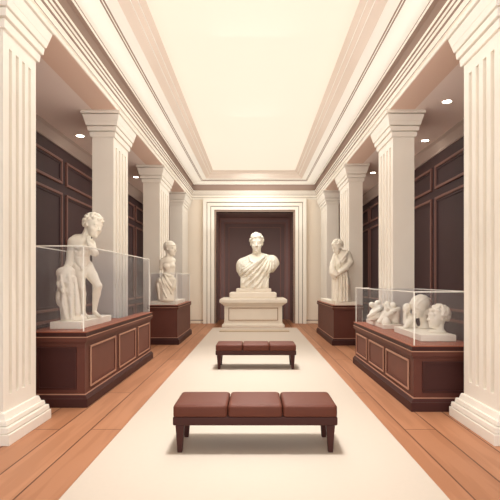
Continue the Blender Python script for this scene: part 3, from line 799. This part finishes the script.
# ------------------------------------------------------------------ toga bust (end of the hall)
t = thing('marble_bust', (0, 17.2, 1.005), 'colossal cream marble bust of a man in a toga before the end door', 'bust')
s = MB(); s.box(-.89, .75, 16.65, 17.75, 1.006, 1.215, 'pedestal_stone'); s.build('lower_plinth', t, bevel=.04, seg=3)
s = MB(); s.box(-.66, .57, 16.78, 17.65, 1.215, 1.35, 'pedestal_stone'); s.build('upper_plinth', t, bevel=.03, seg=3)
S = Carve((-.90, 16.45, 1.28), (1.12, 17.85, 3.55), .017, 17.2); P = S.P
S.chain([(P(256, 268, .05), .40), (P(255, 276, .02), .38), (P(255, 290, .02), .42)], .12)
S.ell(P(257, 265, 0), (.56, .34, .32), None, .1)
S.ell(P(242, 268, .08), (.21, .25, .32), None, .10); S.ell(P(272, 264.5, .08), (.24, .26, .26), None, .10)
S.cap(P(243, 264, .08), P(252, 259, .06), .20, .18, .12); S.cap(P(271, 260.5, .08), P(262, 258, .06), .18, .18, .12)
S.ell(P(249, 269, -.20), (.24, .16, .20), None, .10); S.ell(P(264, 269, -.20), (.24, .16, .20), None, .10)
S.cap(P(246, 284), P(264, 284), .30, .30, .1)
# the shoulder ends are cut off obliquely
gx = np.meshgrid(*S.ax, indexing='ij'); UU = 255 + gx[0] * 480 / 17.2; VV = 281 - (gx[2] - EYE) * 480 / 17.2; kk = 17.2 / 480
def beyond(a, b):
    n = np.array([-(b[1] - a[1]), b[0] - a[0]], float); n /= np.linalg.norm(n); return ((UU - a[0]) * n[0] + (VV - a[1]) * n[1]) * kk
cutR = np.minimum(-beyond((280, 263.5), (268.6, 279)), (279 - VV) * kk); cutR = np.maximum(cutR, np.minimum((UU - 268.6) * kk, (VV - 278.5) * kk))
cutL = np.minimum(beyond((235.8, 271), (240.6, 277.5)), (277.5 - VV) * kk); cutL = np.maximum(cutL, np.minimum((240.6 - UU) * kk, (VV - 277) * kk))
S.F = np.maximum(S.F, np.maximum(cutR, cutL) + .012)
S.cap(P(256.7, 259, .05), P(256.7, 250, .02), .155, .145, .08)
S.fold([(249.3, 257), (250.5, 261.5), (254, 263.5), (259, 262.5), (263, 258)], .030, -.01, .02)
for q in ([(250, 262), (246, 266), (242, 268)], [(252, 264), (248, 268), (243, 271)], [(246, 260), (242.5, 266), (239.5, 272)], [(243, 260.5), (240, 265), (238, 271)]): S.fold(q, .016, 0, .025, True)
for q in ([(247.5, 261), (243.5, 267), (241, 272)], [(244.5, 260), (241, 265), (239, 271)]): S.fold(q, .022, 0, .025)
S.F = np.maximum(S.F, np.maximum(cutR, cutL) + .012)
carve_head(S, P(256.6, 252.8, -.06), (-.02, -1, -.03), .69, hair='curls', seed=2, wide=.93)
S.cut_below(1.3505)
body = S.F.copy()
S.mesh('figure', t)
# toga: a shell over the torso, heaped into folds running from the right shoulder down to the left
T = Carve((-.90, 16.45, 1.28), (1.12, 17.85, 3.55), .017, 17.2)
g = np.meshgrid(*T.ax, indexing='ij'); U = 255 + g[0] * 480 / 17.2; V = 281 - (g[2] - EYE) * 480 / 17.2
keep = np.minimum.reduce([(V - 256.5) * .036, (V - (268 - (U - 247) * .72)) * .03 + .0, np.full_like(U, 1.0)])
keep = np.maximum(keep, np.minimum((U - 264.5) * .03, (V - 255) * .03))
sh = body - .030
T.F = np.maximum(np.maximum(sh, -keep), 1.3505 - g[2])
for pts, r in (([(266, 255), (259, 263), (250, 271), (241.5, 279)], .038), ([(267, 256), (262, 264), (253, 274), (243, 283)], .042),
               ([(268, 258), (264, 267), (257, 276), (247, 286)], .040), ([(269.5, 259), (267, 268), (261, 279), (254, 287)], .044),
               ([(271, 259), (270, 268), (266, 278), (260, 287)], .038), ([(265.5, 256), (256, 263.5), (247, 270), (240.5, 274)], .032),
               ([(273, 260), (273.5, 266), (271, 273)], .032), ([(268.5, 275), (267, 287)], .034)):
    T.fold(pts, r, -.012, .03)
for pts in ([(264, 259), (256, 268), (246, 277)], [(266, 260), (260, 269), (249, 281)], [(268, 262), (264, 271), (256, 283)], [(270.2, 262), (268, 272), (263, 284)]):
    T.fold(pts, .030, .0, .018, True)
T.F = np.maximum(np.maximum(T.F, np.maximum(cutR, cutL)), 1.3505 - g[2])
o = T.mesh('toga', t); tag(o, 'toga cloth gathered in long diagonal folds')
S2 = None

# ------------------------------------------------------------------ fragments under the right glass cover
ZS = .811
t = thing('portrait_sculpture', (2.48, 6.65, ZS), 'largest curly-haired marble head facing left at the near end of the right case', 'sculpture', 'carved marble heads in the right case')
H1 = t
S = Carve((2.24, 6.38, ZS + .05), (2.80, 6.95, 1.36), .009, 6.65); P = S.P
s = MB()
carve_head(S, P(437.0, 328.5, 0), (-.97, -.22, .10), .325, up=(.05, 0, 1), hair='curls', seed=9, neck=P(437, 334, .02), wide=1.0)
S.cap(P(433, 335), P(441, 335), .075, .085, .03)
S.cut_below(.8985); S.mesh('head_carving', t)
slab = MB(); slab.box(2.19, 2.66, 6.34, 7.56, ZS, .898, 'marble')
o = slab.build('marble_slab', None, bevel=.006); tag(o, 'cream marble slab at the near end of the right case, under three heads', 'slab')
t = thing('portrait_sculpture', (2.44, 7.1, .899), 'tall veiled marble head behind the curly-haired head in the right case', 'sculpture', 'carved marble heads in the right case')
S = Carve((2.18, 6.98, .87), (2.80, 7.55, 1.50), .010, 7.22); P = S.P
carve_head(S, P(422.5, 316.5, .02), (-.86, -.42, -.30), .31, up=(-.10, 0, 1), hair='veil', neck=P(426, 328, .03))
S.cap(P(425, 329), P(431, 331), .08, .09, .04); S.cap(P(418, 331, 0), P(430, 331.5, .02), .05, .08, .04)
S.cut_below(.8985); S.mesh('head_carving', t)
t = thing('stone_fragment', (2.28, 7.3, .899), 'small marble round-capped head above a bent arm, left of the veiled head', 'sculpture')
S = Carve((2.06, 7.06, .87), (2.46, 7.52, 1.36), .009, 7.3); P = S.P
carve_head(S, P(407.5, 314.5, .02), (-.80, -.58, -.05), .17, hair='cap', neck=P(409, 318, .04))
S.chain([(P(411, 319, .04), .075), (P(411, 326, .04), .095)], .03)
S.chain([(P(412, 318.5, -.02), .050), (P(406, 323, -.09), .042), (P(401.5, 328, -.11), .032)], .012)
S.chain([(P(404.5, 314.5, -.02), .026), (P(404.8, 322, -.03), .040)], .015)
for q in range(4): S.cap(P(402.5 - q * .5, 326 + q * .6, -.13 + q * .02), P(400 - q * .1, 328 + q * .4, -.12 + q * .02), .012, .010, .004)
S.cap(P(408, 328), P(414, 328), .06, .06, .03)
S.cut_below(.8985); S.mesh('fragment_carving', t)
o = slab_obj(boxes(1, 2.14, .32, 8.00, 8.40, .095, 9.25), ZS, .885, None, 'marble_slab'); tag(o, 'cream marble slab at the far end of the right case, under reclining fragments', 'slab')
t = thing('stone_fragment', (2.12, 8.7, .886), 'marble reclining draped body at the far left end of the right case', 'sculpture')
S = Carve((1.985, 8.42, .86), (2.385, 8.92, 1.30), .010, 8.66); P = S.P
S.chain([(P(369.5, 318, -.04), .045), (P(374, 313.5, -.04), .085), (P(379.5, 309, 0), .095)], .03)
S.chain([(P(377, 318, 0), .07), (P(382, 313, .03), .09)], .03)
S.ell(P(371.5, 304.5, -.02), (.052, .06, .050), None, .015); S.ell(P(377.5, 303, 0), (.055, .06, .050), None, .015); S.ell(P(374.5, 306.5), (.06, .07, .05), None, .03)
S.chain([(P(367.3, 316, -.08), .03), (P(372, 312.5, -.12), .036), (P(378, 309, -.10), .036)], .012)
S.chain([(P(368.5, 319.5, -.07), .03), (P(376, 316.5, -.12), .036), (P(382, 312, -.07), .034)], .012)
S.fold([(368, 317.3), (374, 313.8), (380, 310.5)], .011, 0, .01, True); S.ell(P(374.3, 303, -.06), .018, None, .01, True)
S.cap(P(370, 320.5), P(383, 320.5), .045, .06, .03)
S.cut_below(.8855); S.mesh('fragment_carving', t)
t = thing('stone_fragment', (2.28, 8.2, .886), 'folded marble cloth fragment on the far slab, nearest the column in the right case', 'sculpture')
S = Carve((2.03, 7.98, .86), (2.56, 8.40, 1.30), .010, 8.2); P = S.P
S.chain([(P(379, 322, 0), .04), (P(386, 316, 0), .085), (P(395, 313, .02), .095)], .02)
S.chain([(P(388, 304, .04), .05), (P(389, 310, .02), .085)], .02); S.ell(P(393.5, 305.5, .03), (.055, .08, .055), None, .012)
S.chain([(P(383, 318, -.06), .03), (P(391, 311.5, -.08), .04), (P(398, 309.5, -.02), .045)], .01)
S.cap(P(396, 312, .0), P(395, 321, .0), .06, .08, .03); S.cap(P(384, 304.5, .0), P(386.5, 309, -.05), .025, .03, .01)
S.fold([(384.5, 306), (388, 311)], .012, 0, .01, True); S.fold([(389, 303), (391.5, 309), (397, 310)], .012, 0, .01, True)
S.cut_below(.8855); S.mesh('fragment_carving', t)
t = thing('stone_fragment', (2.22, 8.03, .886), 'small dome-shaped marble piece at the front of the far slab in the right case', 'sculpture')
S = Carve((2.10, 8.0, .86), (2.30, 8.2, 1.05), .007, 8.1); P = S.P
S.ell(P(386.4, 324), (.078, .07, .115), None, .01); S.fold([(383, 320), (386, 317.5), (390, 320)], .006, 0, .006, True)
S.cut_below(.8855); S.mesh('fragment_carving', t)
